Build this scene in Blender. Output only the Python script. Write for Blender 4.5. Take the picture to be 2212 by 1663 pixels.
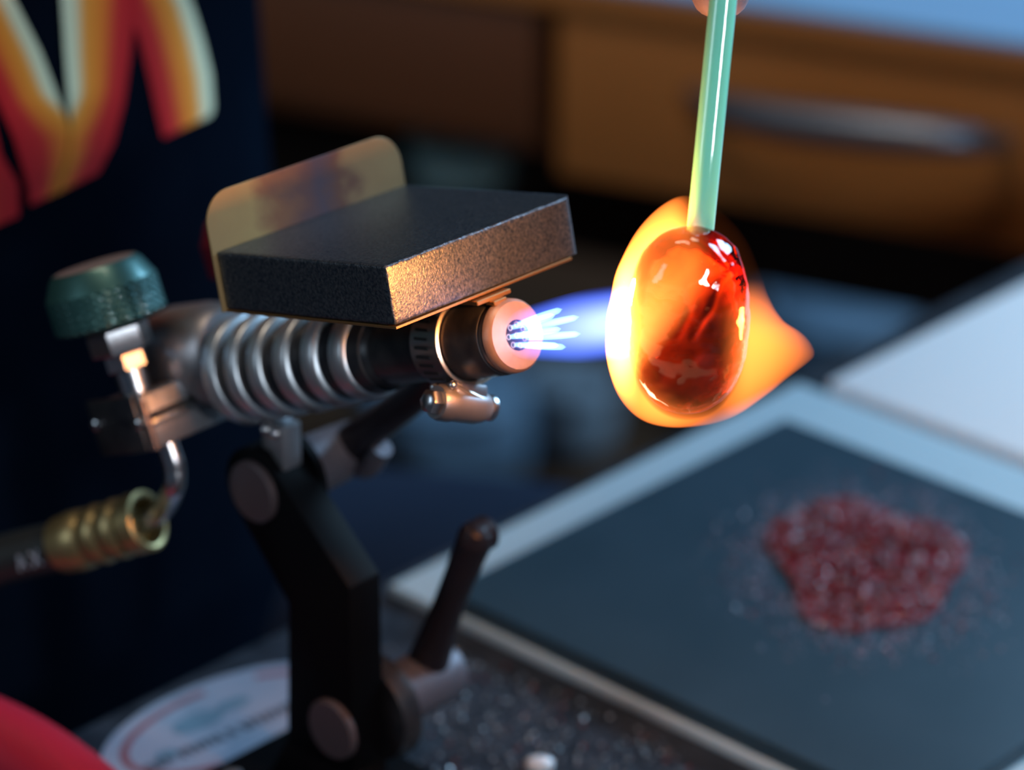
import bpy, bmesh, math, random
from mathutils import Vector, Matrix
from mathutils.bvhtree import BVHTree
from mathutils import noise as mnoise
random.seed(7)
D = bpy.data
for o in list(D.objects): D.objects.remove(o)
SC = bpy.context.scene
C = SC.collection
V = Vector
pi = math.pi
# ------------------------------------------------------------------ camera
W, H, FP = 2212, 1663, 7000.0
PITCH = math.radians(25.5)
CAMZ = 0.475
cam_d = D.cameras.new('camera'); cam = D.objects.new('camera', cam_d); C.objects.link(cam)
cam.location = (0, 0, CAMZ); cam.rotation_euler = (pi/2-PITCH, 0, 0)
cam_d.sensor_width = 36; cam_d.lens = FP/W*36; cam_d.clip_start = 0.05; cam_d.clip_end = 60
cam_d.dof.use_dof = True; cam_d.dof.focus_distance = 0.784; cam_d.dof.aperture_fstop = 6.4
cam_d.dof.aperture_blades = 9
SC.camera = cam
# ------------------------------------------------------------------ view, world, lights
vs = SC.view_settings
vs.view_transform = 'Standard'; vs.look = 'None'; vs.gamma = 1; vs.exposure = 0; vs.use_curve_mapping = False
world = D.worlds.new('world'); SC.world = world; world.use_nodes = True
bg = world.node_tree.nodes['Background']; bg.inputs[0].default_value = (0.07, 0.20, 0.42, 1); bg.inputs[1].default_value = 0.10

def area(name, loc, target, sx, sy, power, col, spread=180):
    l = D.lights.new(name, 'AREA'); l.shape = 'RECTANGLE'; l.size = sx; l.size_y = sy; l.energy = power; l.color = col
    l.spread = math.radians(spread)
    o = D.objects.new(name, l); C.objects.link(o); o.location = loc
    o.rotation_euler = (V(target)-V(loc)).to_track_quat('-Z', 'Y').to_euler(); return o
area('window_light', (1.9, 2.2, 1.35), (0.15, 0.95, 0), 1.2, 1.0, 92, (0.40, 0.70, 1.0))
area('bench_lamp_light', (0.46, 0.07, 0.42), (0.04, 0.69, 0.16), 0.06, 0.13, 3.2, (0.80, 0.90, 1.0))
area('left_soft_light', (-0.95, 0.25, 0.62), (-0.05, 0.80, 0.1), 0.35, 0.5, 2.6, (0.66, 0.84, 1.0))
area('warm_fill_light', (-0.3, 0.9, 1.6), (0.1, 1.9, -0.5), 0.8, 0.3, 9, (1.0, 0.80, 0.60))  # added warm fill to brighten the desk front and floor, no real fixture
def point(name, loc, power, col, r):
    l = D.lights.new(name, 'POINT'); l.energy = power; l.color = col; l.shadow_soft_size = r
    o = D.objects.new(name, l); C.objects.link(o); o.location = loc; return o

# ------------------------------------------------------------------ frames
O = V((0.00138, 0.7319, 0.1396))                 # centre of the nozzle face
T = V((0.67009, -0.63589, 0.3829)).normalized()  # torch axis, towards the flame
A = V((0.68835, 0.72538, 0.0)).normalized()      # horizontal, across the torch
U = T.cross(A).normalized()                      # up, square to the torch
N = V((0.72537, -0.68835, 0.0))                  # torch heading on the ground
ZB = -0.03                                       # bench top
ZF = -0.80                                       # floor
def tl(x, y, z): return O + T*(x/1000) + A*(y/1000) + U*(z/1000)       # torch frame, mm
VO = (V((0, 0, CAMZ))-tl(-143, -14, 0)).normalized()*.016
def tv(x, y, z): return tl(x, y, z)+VO
def bl(h, y, z): return O + N*(h/1000) + A*(y/1000) + V((0, 0, z/1000))  # upright frame, mm
def ray(px, py):
    a = (px-W/2)/FP; b = -(py-H/2)/FP; c, s = math.cos(PITCH), math.sin(PITCH)
    return V((a, c+b*s, -s+b*c))
def at(px, py, dep): return V((0, 0, CAMZ)) + ray(px, py)*dep
def on(px, py, P, n):
    d = ray(px, py); c = V((0, 0, CAMZ)); return c + d*((P-c).dot(n)/d.dot(n))
def onz(px, py, z): return on(px, py, V((0, 0, z)), V((0, 0, 1)))
def nv(n, v, z): return N*n + A*v + V((0, 0, z))   # bench frame: n away from the user, v along the bench edge
FT = Matrix((T, A, U)).transposed().to_4x4(); FT.translation = O
FV = Matrix.Translation(VO) @ FT
FB = Matrix((N, A, V((0, 0, 1)))).transposed().to_4x4(); FB.translation = O

# ------------------------------------------------------------------ helpers
def thing(name, label, cat, loc=(0, 0, 0), group=None):
    o = D.objects.new(name, None); C.objects.link(o); o.location = loc; o.empty_display_size = .02
    o['label'] = label; o['category'] = cat
    if group: o['group'] = group
    return o
def link(name, me, m, parent=None, label=None, smooth=35, kind=None):
    o = D.objects.new(name, me); C.objects.link(o)
    if m: me.materials.append(m)
    if smooth:
        for p in me.polygons: p.use_smooth = True
        me.set_sharp_from_angle(angle=math.radians(smooth))
    if parent:
        r = parent; off = V((0, 0, 0))
        while r: off += r.location; r = r.parent
        me.transform(Matrix.Translation(-off))
        o.parent = parent
    if label: o['label'] = label
    if kind: o['kind'] = kind
    return o
def obj(name, bm, m, parent=None, label=None, smooth=35, kind=None, recalc=True):
    if recalc: bmesh.ops.recalc_face_normals(bm, faces=bm.faces)
    me = D.meshes.new(name); bm.to_mesh(me); bm.free()
    return link(name, me, m, parent, label, smooth, kind)
def top(o, label, cat, group=None, loc=None):
    o['label'] = label; o['category'] = cat
    if group: o['group'] = group
    if loc is not None:
        o.data.transform(Matrix.Translation(-V(loc))); o.location = loc
    return o
def box(bm, M, x0, x1, y0, y1, z0, z1, bev=0, seg=2):
    vs_ = [bm.verts.new(M @ V((x, y, z))) for x in (x0, x1) for y in (y0, y1) for z in (z0, z1)]
    fs = []
    for q in ((0, 1, 3, 2), (4, 6, 7, 5), (0, 4, 5, 1), (2, 3, 7, 6), (0, 2, 6, 4), (1, 5, 7, 3)):
        fs.append(bm.faces.new([vs_[i] for i in q]))
    if bev:
        es = list({e for f in fs for e in f.edges})
        bmesh.ops.bevel(bm, geom=es, offset=bev, segments=seg, profile=.5, affect='EDGES')
    return vs_
def ring_loft(bm, rings, close=True, caps=True):
    vr = [[bm.verts.new(p) for p in r] for r in rings]
    n = len(vr[0])
    for a, b in zip(vr, vr[1:]):
        for i in range(n if close else n-1):
            bm.faces.new((a[i], a[(i+1) % n], b[(i+1) % n], b[i]))
    if caps: bm.faces.new(vr[0][::-1]); bm.faces.new(vr[-1])
    return vr
def lathe(bm, P, ax, prof, n=48, caps=True, e1=None):
    ax = V(ax).normalized(); e1 = V(e1) if e1 else ax.orthogonal(); e1 = (e1-ax*e1.dot(ax)).normalized(); e2 = ax.cross(e1)
    return ring_loft(bm, [[P+ax*x+(e1*math.cos(2*pi*i/n)+e2*math.sin(2*pi*i/n))*r for i in range(n)] for x, r in prof], caps=caps)
def tube(bm, pts, rads, n=16, caps=True):
    pts = [V(p) for p in pts]
    if not hasattr(rads, '__len__'): rads = [rads]*len(pts)
    t0 = (pts[1]-pts[0]).normalized(); e = t0.orthogonal().normalized(); rings = []
    for i, p in enumerate(pts):
        t = (pts[min(i+1, len(pts)-1)]-pts[max(i-1, 0)]).normalized()
        e = (e-t*e.dot(t)).normalized(); f = t.cross(e)
        rings.append([p+(e*math.cos(2*pi*k/n)+f*math.sin(2*pi*k/n))*rads[i] for k in range(n)])
    return ring_loft(bm, rings, caps=caps)
def bez(ps, n):
    ps = [V(p) for p in ps]; out = []
    q = [ps[0]*2-ps[1]]+ps+[ps[-1]*2-ps[-2]]
    for i in range(1, len(q)-2):
        for k in range(n):
            t = k/n; a, b, c, d = q[i-1:i+3]
            out.append(.5*((2*b)+(c-a)*t+(2*a-5*b+4*c-d)*t*t+(3*b-a-3*c+d)*t**3))
    return out+[ps[-1]]
def prism(bm, pts, off, bev=0, seg=2):
    n = len(pts); a = [bm.verts.new(p) for p in pts]; b = [bm.verts.new(p+off) for p in pts]
    fs = [bm.faces.new(a), bm.faces.new(b[::-1])]+[bm.faces.new((a[i], b[i], b[(i+1) % n], a[(i+1) % n])) for i in range(n)]
    bmesh.ops.recalc_face_normals(bm, faces=fs)
    if bev: bmesh.ops.bevel(bm, geom=list({e for f in fs for e in f.edges}), offset=bev, segments=seg, profile=.5, affect='EDGES')
def ball(bm, P, r, sx=1, sy=1, sz=1, M=None, u=16, v=10):
    mm = Matrix.Translation(P) @ (M.to_4x4() if M else Matrix.Identity(4)) @ Matrix.Diagonal((r*sx, r*sy, r*sz, 1))
    bmesh.ops.create_uvsphere(bm, u_segments=u, v_segments=v, radius=1, matrix=mm)

# ------------------------------------------------------------------ materials
def mat(name, col=(.5, .5, .5), rough=.5, metal=0, spec=.5, coat=0, bump=None, var=None, alpha=None, coords='Object', subs=0, wear=None):
    """bump=(scale, strength, dist)   var=(scale, colour2, contrast)"""
    m = D.materials.new(name); m.use_nodes = True; nt = m.node_tree; p = nt.nodes['Principled BSDF']
    p.inputs['Base Color'].default_value = (*col, 1); p.inputs['Roughness'].default_value = rough
    p.inputs['Metallic'].default_value = metal; p.inputs['Specular IOR Level'].default_value = spec
    p.inputs['Coat Weight'].default_value = coat; p.inputs['Coat Roughness'].default_value = .05
    if subs: p.inputs['Subsurface Weight'].default_value = subs; p.inputs['Subsurface Radius'].default_value = (.004, .003, .002)
    tc = nt.nodes.new('ShaderNodeTexCoord')
    if var:
        nz = nt.nodes.new('ShaderNodeTexNoise'); nz.inputs['Scale'].default_value = var[0]; nz.inputs['Detail'].default_value = 6
        nt.links.new(tc.outputs[coords], nz.inputs['Vector'])
        r = nt.nodes.new('ShaderNodeValToRGB'); c = var[2] if len(var) > 2 else .2
        r.color_ramp.elements[0].position = .5-c; r.color_ramp.elements[1].position = .5+c
        r.color_ramp.elements[0].color = (*col, 1); r.color_ramp.elements[1].color = (*var[1], 1)
        nt.links.new(nz.outputs['Fac'], r.inputs['Fac']); nt.links.new(r.outputs['Color'], p.inputs['Base Color'])
    if bump:
        nz = nt.nodes.new('ShaderNodeTexNoise'); nz.inputs['Scale'].default_value = bump[0]; nz.inputs['Detail'].default_value = 5
        nt.links.new(tc.outputs[coords], nz.inputs['Vector'])
        b = nt.nodes.new('ShaderNodeBump'); b.inputs['Strength'].default_value = bump[1]; b.inputs['Distance'].default_value = bump[2]
        nt.links.new(nz.outputs['Fac'], b.inputs['Height']); nt.links.new(b.outputs['Normal'], p.inputs['Normal'])
    return m
def P_(m): return m.node_tree.nodes['Principled BSDF']
M_graphite = mat('graphite', (.022, .036, .056), .37, .8, .45, bump=(1900, .30, .0004), var=(1300, (.13, .135, .145), .2))
M_graphite_top = M_graphite
M_steel = mat('brushed_steel', (.52, .53, .55), .28, 1, bump=(900, .15, .0002))
M_steel_dull = mat('dull_steel', (.36, .34, .35), .42, .85, bump=(500, .2, .0003), var=(60, (.22, .21, .22), .3))
M_fin = mat('fin_aluminium', (.56, .60, .64), .40, .9, bump=(400, .15, .0003), var=(50, (.40, .41, .42), .3))
M_black_metal = mat('blackened_steel', (.014, .016, .022), .38, .4, .5, bump=(350, .2, .0003), var=(120, (.05, .045, .045), .2))
M_band = mat('clamp_band_steel', (.20, .20, .22), .35, .9, bump=(300, .3, .0003), var=(110, (.36, .30, .27), .2))
M_bronze = mat('bronze_nozzle', (.27, .18, .155), .45, .7, bump=(700, .25, .0003), var=(170, (.36, .25, .21), .25))
M_dark = mat('dark_recess', (.004, .004, .005), .6)
M_brass = mat('brass', (.40, .31, .15), .42, .85, bump=(300, .15, .0003), var=(60, (.28, .21, .09), .25))
M_plate_br = mat('dark_brass', (.34, .18, .07), .4, .9)
M_green = mat('green_anodised', (.035, .105, .095), .38, .55, coat=.2, bump=(500, .2, .0002))
M_knob_top = mat('knob_cap_brown', (.17, .11, .09), .5, .3)
M_red_knob = mat('red_anodised', (.16, .008, .02), .4, .3)
M_black = mat('black_paint', (.0015, .0015, .0022), .62, 0, .07, bump=(200, .1, .0003))
M_lever = mat('cast_lever', (.018, .014, .018), .34, .3, .5, bump=(250, .3, .0004))
M_hub = mat('cast_hub', (.10, .092, .11), .5, .4, bump=(250, .4, .0005))
M_rivet = mat('rivet_head', (.085, .062, .066), .5, .4)
M_rubber = mat('black_rubber', (.018, .020, .020), .45)
M_pale_print = mat('pale_print', (.34, .37, .42), .6)
M_shirt = mat('black_cotton', (.0016, .0030, .0065), .95, 0, .0, bump=(500, .4, .0005), var=(9, (.0035, .007, .014), .2))
M_skin = mat('skin', (.19, .155, .20), .5, 0, .4, subs=.15, bump=(900, .5, .0003), var=(200, (.26, .20, .24), .3))
M_jean = mat('navy_trousers', (.006, .014, .035), .85, 0, .2, bump=(600, .5, .0005))
M_bench = mat('dark_bench_top', (.006, .010, .017), .55, 0, .35, bump=(260, .5, .0008), var=(70, (.034, .042, .058), .22))
M_board = mat('white_board', (.40, .53, .60), .5, 0, .4)
M_plate = mat('slate_plate', (.020, .048, .072), .40, 0, .5, bump=(120, .15, .0005), var=(30, (.028, .060, .088), .25))
M_sheet = mat('white_sheet', (.74, .85, .94), .6)
M_wood = mat('orange_wood', (.36, .135, .032), .5, 0, .4, var=(5, (.46, .19, .055), .3))
M_wood_dark = mat('dark_brown_wood', (.10, .038, .017), .55, 0, .4, var=(5, (.14, .05, .019), .3))
M_back = mat('dark_panel', (.020, .012, .010), .7)
M_desk_top = mat('pale_desk_top', (.20, .36, .55), .4)
M_floor = mat('brown_floor', (.045, .020, .009), .6, 0, .3, var=(2, (.07, .028, .012), .2))
M_wall = mat('wall_paint', (.20, .16, .14), .8)
M_bluegrey = mat('blue_grey_plastic', (.13, .19, .26), .6)
M_grey = mat('grey_fabric', (.20, .22, .25), .9)
M_teal = mat('teal_plastic', (.28, .46, .48), .6)
M_handle = mat('handle_metal', (.26, .31, .40), .4, .8)
M_red = mat('red_plastic', (.34, .010, .030), .42, 0, .45, coat=.1)

# heat-tinted brass of the shield
def tinted_brass():
    m = mat('heat_tinted_brass', rough=.42, metal=.35, bump=(150, .15, .0004)); nt = m.node_tree; p = P_(m)
    tc = nt.nodes.new('ShaderNodeTexCoord'); uv = nt.nodes.new('ShaderNodeSeparateXYZ')
    nt.links.new(tc.outputs['UV'], uv.inputs[0])
    nz = nt.nodes.new('ShaderNodeTexNoise'); nz.inputs['Scale'].default_value = 5; nz.inputs['Detail'].default_value = 5
    nt.links.new(tc.outputs['UV'], nz.inputs['Vector'])
    ad = nt.nodes.new('ShaderNodeMath'); ad.operation = 'MULTIPLY_ADD'; ad.inputs[1].default_value = .36; ad.inputs[2].default_value = -.18
    nt.links.new(nz.outputs['Fac'], ad.inputs[0])
    s = nt.nodes.new('ShaderNodeMath'); s.operation = 'ADD'; nt.links.new(ad.outputs[0], s.inputs[0]); nt.links.new(uv.outputs['X'], s.inputs[1])
    r = nt.nodes.new('ShaderNodeValToRGB'); cr = r.color_ramp
    cr.elements[0].position = .0; cr.elements[0].color = (.40, .245, .105, 1)
    cr.elements[1].position = 1.0; cr.elements[1].color = (.33, .225, .11, 1)
    for pos, c in ((.22, (.44, .29, .12)), (.34, (.27, .12, .065)), (.46, (.15, .075, .07)), (.56, (.10, .07, .09)), (.68, (.16, .075, .055)), (.78, (.31, .20, .10))):
        e = cr.elements.new(pos); e.color = (*c, 1)
    nt.links.new(s.outputs[0], r.inputs['Fac']); nt.links.new(r.outputs['Color'], p.inputs['Base Color']); return m
M_shield = tinted_brass()

# ================================================================== THE SETTING
def plane_struct(name, pts, m, th):
    bm = bmesh.new(); prism(bm, [V(p) for p in pts], V(th)); o = obj(name, bm, m, smooth=0); o['kind'] = 'structure'; return o
plane_struct('floor', [(-4, -1.5, ZF), (4.5, -1.5, ZF), (4.5, 5, ZF), (-4, 5, ZF)], M_floor, (0, 0, -.05))
plane_struct('wall_back', [(-4, 5, ZF), (4.5, 5, ZF), (4.5, 5, 2), (-4, 5, 2)], M_wall, (0, .1, 0))
plane_struct('wall_left', [(-4, -1.5, ZF), (-4, 5, ZF), (-4, 5, 2), (-4, -1.5, 2)], M_wall, (-.1, 0, 0))

# ---- workbench
bench = thing('workbench', 'dark speckled workbench top strewn with glass chips under the torch', 'workbench', nv(-.3, .6, ZF))
MB = Matrix((N, A, V((0, 0, 1)))).transposed().to_4x4()
bm = bmesh.new(); box(bm, MB, -.6595, .15, -.15, 1.21, ZB-.035, ZB, .002); obj('bench_top', bm, M_bench, bench)
for a_, b_ in ((-.55, -.08), (.08, -.08), (-.55, 1.15), (.08, 1.15)):
    bm = bmesh.new(); box(bm, MB, a_-.03, a_+.03, b_-.03, b_+.03, ZF, ZB-.035, .003); obj('leg', bm, M_wood_dark, bench)

# ---- boards on the bench
bm = bmesh.new(); box(bm, MB, -.6500, -.425, .6285, .8345, ZB, ZB+.0040, .0006)
wb = top(obj('backing_board', bm, M_board), 'pale board whose border shows around the dark slate plate', 'board', loc=nv(-.54, .73, ZB))
bm = bmesh.new(); box(bm, MB, -.6262, -.4424, .6300, .7978, ZB+.0040, ZB+.0105, .0005)
sp = top(obj('slate_plate', bm, M_plate), 'dark slate-blue square plate carrying the heap of red frit', 'plate', loc=nv(-.53, .71, ZB+.004))
bm = bmesh.new(); box(bm, MB, -.6400, -.40, .8395, 1.19, ZB, ZB+.006, .0006)
top(obj('white_sheet', bm, M_sheet), 'bright white sheet on the bench at the right edge, behind the slate plate', 'sheet', loc=nv(-.52, 1.0, ZB))

# ---- frit heap, scattered chips
M_frit = [mat('frit_red', (.22, .004, .012), .25, 0, .6), mat('frit_pink', (.28, .035, .06), .25, 0, .6), mat('frit_pale', (.30, .26, .36), .25, 0, .6), mat('frit_dark', (.07, .002, .006), .3, 0, .6)]
def chip(bm, P, r, mi):
    bmt = bmesh.ops.create_icosphere(bm, subdivisions=0 if False else 1, radius=1, matrix=Matrix.Translation(P) @ Matrix.Rotation(random.random()*6, 4, V((random.random(), random.random(), .3)).normalized()) @ Matrix.Diagonal((r*random.uniform(.6, 1.2), r*random.uniform(.5, 1), r*random.uniform(.4, .9), 1)))
    for v in bmt['verts']:
        for f in v.link_faces: f.material_index = mi
def frit(name, cnt, fn, rr, mats_, wts, parent=None):
    # cheap angular grains: jittered octahedra
    vs2, fs2, mi = [], [], []
    for _ in range(cnt):
        P = fn(); r = random.uniform(*rr); b = len(vs2)
        R = Matrix.Rotation(random.random()*6.28, 3, V((random.uniform(-1, 1), random.uniform(-1, 1), random.uniform(-1, 1))).normalized())
        for d in ((1, 0, 0), (-1, 0, 0), (0, 1, 0), (0, -1, 0), (0, 0, 1), (0, 0, -1)):
            vs2.append(P+R @ V(d)*r*random.uniform(.6, 1.2))
        k = random.choices(range(len(mats_)), wts)[0]
        for f in ((0, 2, 4), (2, 1, 4), (1, 3, 4), (3, 0, 4), (2, 0, 5), (1, 2, 5), (3, 1, 5), (0, 3, 5)):
            fs2.append(tuple(b+i for i in f)); mi.append(k)
    me = D.meshes.new(name); me.from_pydata(vs2, [], fs2)
    for m in mats_: me.materials.append(m)
    me.polygons.foreach_set('material_index', mi)
    o = D.objects.new(name, me); C.objects.link(o); return o
PC = onz(1868, 1218, ZB+.0105)
c_l = onz(1660, 1190, ZB+.0105); c_r = onz(2075, 1240, ZB+.0105); c_t = onz(1850, 1085, ZB+.0105); c_b = onz(1870, 1365, ZB+.0105)
RX = (c_r-c_l).length/2; RY = (c_t-c_b).length/2
def in_heap():
    a = random.random()*2*pi; r = math.sqrt(random.random()); w = 1+.09*math.sin(3*a+1)+.07*math.sin(5*a)
    x = RX*.97*w*r*math.cos(a); y = RY*w*r*math.sin(a)
    top_ = .0055*(1-r**2)*(1+.5*mnoise.noise(V((x*140, y*140, 0))))+.0008
    return V((PC.x+x, PC.y+y, ZB+.0105+.0004+random.random()**.5*top_))
fr = frit('frit_heap', 7000, in_heap, (.0005, .00115), M_frit, (5, 2.6, 2.2, 4)); fr['kind'] = 'stuff'; fr['label'] = 'heap of crushed red glass frit on the slate plate'; fr['category'] = 'glass frit'
def around():
    a = random.random()*2*pi; r = 1+abs(random.gauss(0, .28))
    q = V((PC.x+RX*r*math.cos(a), PC.y+RY*r*math.sin(a), ZB+.0108))
    return q
fr = frit('frit_scatter', 900, around, (.0004, .0008), [M_frit[0], M_frit[2], mat('frit_blue_dust', (.16, .20, .30), .4)], (1, 3, 4)); fr['kind'] = 'stuff'; fr['label'] = 'pale and red glass dust scattered round the frit heap'; fr['category'] = 'glass dust'
def on_bench():
    for _ in range(50):
        px = random.uniform(820, 1500); py = random.uniform(1400, 1700); q = onz(px, py, ZB)
        if q.dot(A) < .622: return V((q.x, q.y, ZB+.0004))
    return V((0, .82, ZB))
M_chipA = mat('chip_grey', (.10, .13, .17), .3, 0, .7); M_chipB = mat('chip_clear', (.35, .42, .5), .15, 0, .8); M_chipC = mat('chip_red', (.20, .03, .03), .3)
fr = frit('bench_chips', 700, on_bench, (.0003, .0009), [M_chipA, M_chipB, M_chipC], (7, 1.6, .6)); fr['kind'] = 'stuff'; fr['label'] = 'tiny glass chips strewn on the dark bench beside the stand'; fr['category'] = 'glass chips'
bm = bmesh.new(); ball(bm, V((0, 0, .0025)), .0034, 1.3, 1, .8, u=14, v=8)
for v in bm.verts: v.co *= 1+.12*mnoise.noise(v.co*600)
top(obj('white_glass_lump', bm, mat('white_glass', (.55, .62, .68), .2)), 'small white glass lump on the bench at the bottom edge of the picture', 'glass lump').location = onz(1165, 1668, ZB)

# ---- oval sticker on the bench
cS = onz(505, 1560, ZB); e1 = (onz(650, 1470, ZB)-onz(330, 1610, ZB)).normalized(); e2 = V((0, 0, 1)).cross(e1)
st = thing('oval_sticker', 'pale oval sticker with a red border and worn dark lettering on the bench', 'sticker', cS)
def oval(rx, ry, z0, z1, n=64):
    return [cS+e1*rx*math.cos(2*pi*i/n)+e2*ry*math.sin(2*pi*i/n)+V((0, 0, z0)) for i in range(n)]
SRX, SRY = .045, .0245
def flat_mesh(name, pts, m, parent, th=.0002, **k):
    bm = bmesh.new(); prism(bm, pts, V((0, 0, th))); return obj(name, bm, m, parent, smooth=0, **k)
M_stick = mat('sticker_paper', (.28, .29, .37), .55, var=(60, (.19, .26, .35), .25))
flat_mesh('sticker_paper', oval(SRX, SRY, .0001, 0), M_stick, st)
bm = bmesh.new(); o1 = oval(SRX*.86, SRY*.84, .0004, 0); o2 = oval(SRX*.80, SRY*.74, .0004, 0)
a_ = [bm.verts.new(p) for p in o1]; b_ = [bm.verts.new(p) for p in o2]
for i in range(64):
    if i % 64 in (10, 11, 12, 13, 14, 45, 46, 47): continue
    bm.faces.new((a_[i], a_[(i+1) % 64], b_[(i+1) % 64], b_[i]))
obj('border_print', bm, mat('red_ink', (.20, .07, .09), .6), st, smooth=0, label='worn red printed border')
bm = bmesh.new(); x = -.034
M_ink = mat('dark_ink', (.045, .06, .09), .6)
while x < .034:
    w = random.uniform(.0012, .0022)
    for k in range(2):
        ph = random.uniform(-.4, .4); c0 = cS+e1*(x+k*w*.6)+e2*(-.0045)+V((0, 0, .00045))
        dx = e1*math.sin(ph)+e2*math.cos(ph); sx = e1*.00035*1.2
        hh = .0022
        bm.faces.new([bm.verts.new(q) for q in (c0-dx*hh-sx, c0-dx*hh+sx, c0+dx*hh+sx, c0+dx*hh-sx)])
    c0 = cS+e1*(x+w*.3)+e2*(-.0045+random.choice((-.0018, 0, .0018)))+V((0, 0, .00045))
    bm.faces.new([bm.verts.new(q) for q in (c0-e1*w*.5-e2*.0003, c0+e1*w*.5-e2*.0003, c0+e1*w*.5+e2*.0003, c0-e1*w*.5+e2*.0003)])
    x += w+.0013 if random.random() > .15 else w+.003
obj('lettering', bm, M_ink, st, smooth=0, label='dark lettering worn illegible')
bm = bmesh.new()
for dx_, dy_, rx_, ry_ in ((-.008, .007, .009, .0045), (.006, .008, .006, .003), (-.026, -.002, .004, .003)):
    pts = [cS+e1*(dx_+rx_*math.cos(2*pi*i/20))+e2*(dy_+ry_*math.sin(2*pi*i/20))+V((0, 0, .00042)) for i in range(20)]
    bm.faces.new([bm.verts.new(p) for p in pts])
obj('emblem_print', bm, mat('blue_ink', (.11, .19, .26), .6), st, smooth=0, label='faded blue printed emblem')

# ---- red-handled tool lying on the bench, bottom left
hr = .0140; hz_ = ZB+hr+.0004
hp = bez([onz(-380, 1552, hz_), onz(-170, 1560, hz_), onz(-30, 1604, hz_), onz(105, 1680, hz_), onz(225, 1785, hz_), onz(285, 1895, hz_), onz(305, 2010, hz_)], 8)
rt = thing('red_handled_tool', 'curved red plastic tool handle in the bottom left corner of the bench', 'tool', V((hp[20].x, hp[20].y, ZB)))
bm = bmesh.new(); nn_ = len(hp); rad_h = [hr*(1-.10*i/nn_) for i in range(nn_)]
e0 = (hp[0]-hp[1]).normalized(); e1_ = (hp[-1]-hp[-2]).normalized()
tube(bm, [hp[0]+e0*.006, hp[0]+e0*.004]+hp+[hp[-1]+e1_*.004, hp[-1]+e1_*.0085, hp[-1]+e1_*.0105], [.008, .0115]+rad_h+[.0118, .0085, .004], 32); obj('grip', bm, M_red, rt)
bm = bmesh.new(); tube(bm, [hp[0]+e0*.004, hp[0]+e0*.030-V((0, 0, .004)), hp[0]+e0*.06-V((0, 0, .0095)), hp[0]+e0*.10-V((0, 0, .0105))], [.0045, .0040, .0036, .0025], 16); obj('shank', bm, M_steel, rt, label='steel shank')

# ================================================================== NEIGHBOUR DESK AND FLOOR CLUTTER
d1 = onz(1620, 0, ZB); d2 = onz(2212, 85, ZB); dd = (d2-d1).normalized(); dn_ = V((-dd.y, dd.x, 0))   # along the front, into the desk
MD = Matrix((dd, dn_, V((0, 0, 1)))).transposed().to_4x4(); MD.translation = d1
desk = thing('wooden_desk', 'blurred orange-brown wooden desk with a pale top standing behind the bench', 'desk', V((d1.x, d1.y, ZF)))
bm = bmesh.new(); box(bm, MD, -1.0, .42, -.004, .6, -.004, 0, .001); obj('desk_top', bm, M_desk_top, desk, label='pale blue-grey top')
bm = bmesh.new(); box(bm, MD, -1.0, .42, -.004, .6, -.018, -.0041, .001); obj('desk_edge', bm, M_wood, desk, label='wooden edge under the top')
zt = -.018
def onfront(px, py):
    q = on(px, py, d1, dn_); l = MD.inverted() @ q; return l.x, l.z
xg, zg = onfront(1180, 200); _, zb1 = onfront(1300, 395); xl, _ = onfront(560, 200); _, zb2 = onfront(1000, 300)
for nm, x0, x1, z0, mm in (('drawer', xg+.006, .40, zb1, M_wood), ('drawer', xl-.25, xg-.006, zb2+.005, M_wood_dark)):
    bm = bmesh.new(); box(bm, MD, x0, x1, 0, .018, z0, zt-.003, .002); dr = obj(nm, bm, mm, desk)
    if mm is M_wood:
        bm = bmesh.new(); pp = []
        for px, py, off in ((1500, 205, .004), (1560, 232, .022), (1700, 262, .030), (1900, 285, .032), (2080, 300, .026), (2175, 305, .004)):
            q = on(px, py, d1-dn_*off, dn_); pp.append(q)
        tube(bm, bez(pp, 6), [.0045+.0048*math.sin(pi*i/30) for i in range(31)], 14)
        obj('handle', bm, M_handle, dr, label='curved dark metal bow handle')
bm = bmesh.new(); box(bm, MD, -.98, .40, .02, .58, min(zb1, zb2)+.002, -.0185, .002); obj('desk_frame', bm, M_wood_dark, desk)
bm = bmesh.new(); box(bm, MD, -.97, .39, .555, .575, -.41, -.03, .002); obj('underdesk_shade_panel', bm, M_back, desk)  # near-black sheet added in place of the shade under the desk
bm = bmesh.new(); box(bm, MD, -.97, -.25, .10, .50, -.245, -.228, .002); obj('shelf', bm, M_back, desk)
for a_, b_ in ((-.95, .04), (.36, .04), (-.95, .54), (.36, .54)):
    bm = bmesh.new(); box(bm, MD, a_-.025, a_+.025, b_-.02, b_+.03, ZF-ZB, min(zb1, zb2)+.003, .003); obj('leg', bm, M_wood_dark, desk)
def soft_box(name, label, cat, px, py, w, d, h, m, rot=0, sc=.25, z0=ZF):
    q = onz(px, py, z0); bm = bmesh.new()
    bmesh.ops.create_cube(bm, size=1); bmesh.ops.bevel(bm, geom=bm.edges[:], offset=sc, segments=4, profile=.5, affect='EDGES')
    for v in bm.verts:
        v.co.x *= w*(1+.12*v.co.z); v.co.y *= d*(1+.12*v.co.z); v.co.z = (v.co.z+.5)*h
        v.co += V((mnoise.noise(v.co*9), mnoise.noise(v.co*9+V((5, 0, 0))), 0))*.006
    r = thing(name, label, cat, q)
    mr = Matrix.Translation(q) @ Matrix.Rotation(rot, 4, 'Z')
    bm.transform(mr); obj('body', bm, m, r, smooth=60)
    bm = bmesh.new(); ring = [mr @ V((w*.5*math.cos(t)*1.02, d*.5*math.sin(t)*1.02, h*.93)) for t in [2*pi*i/24 for i in range(25)]]
    tube(bm, ring, .006, 8, caps=False); obj('rim', bm, m, r)
    return r
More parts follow.
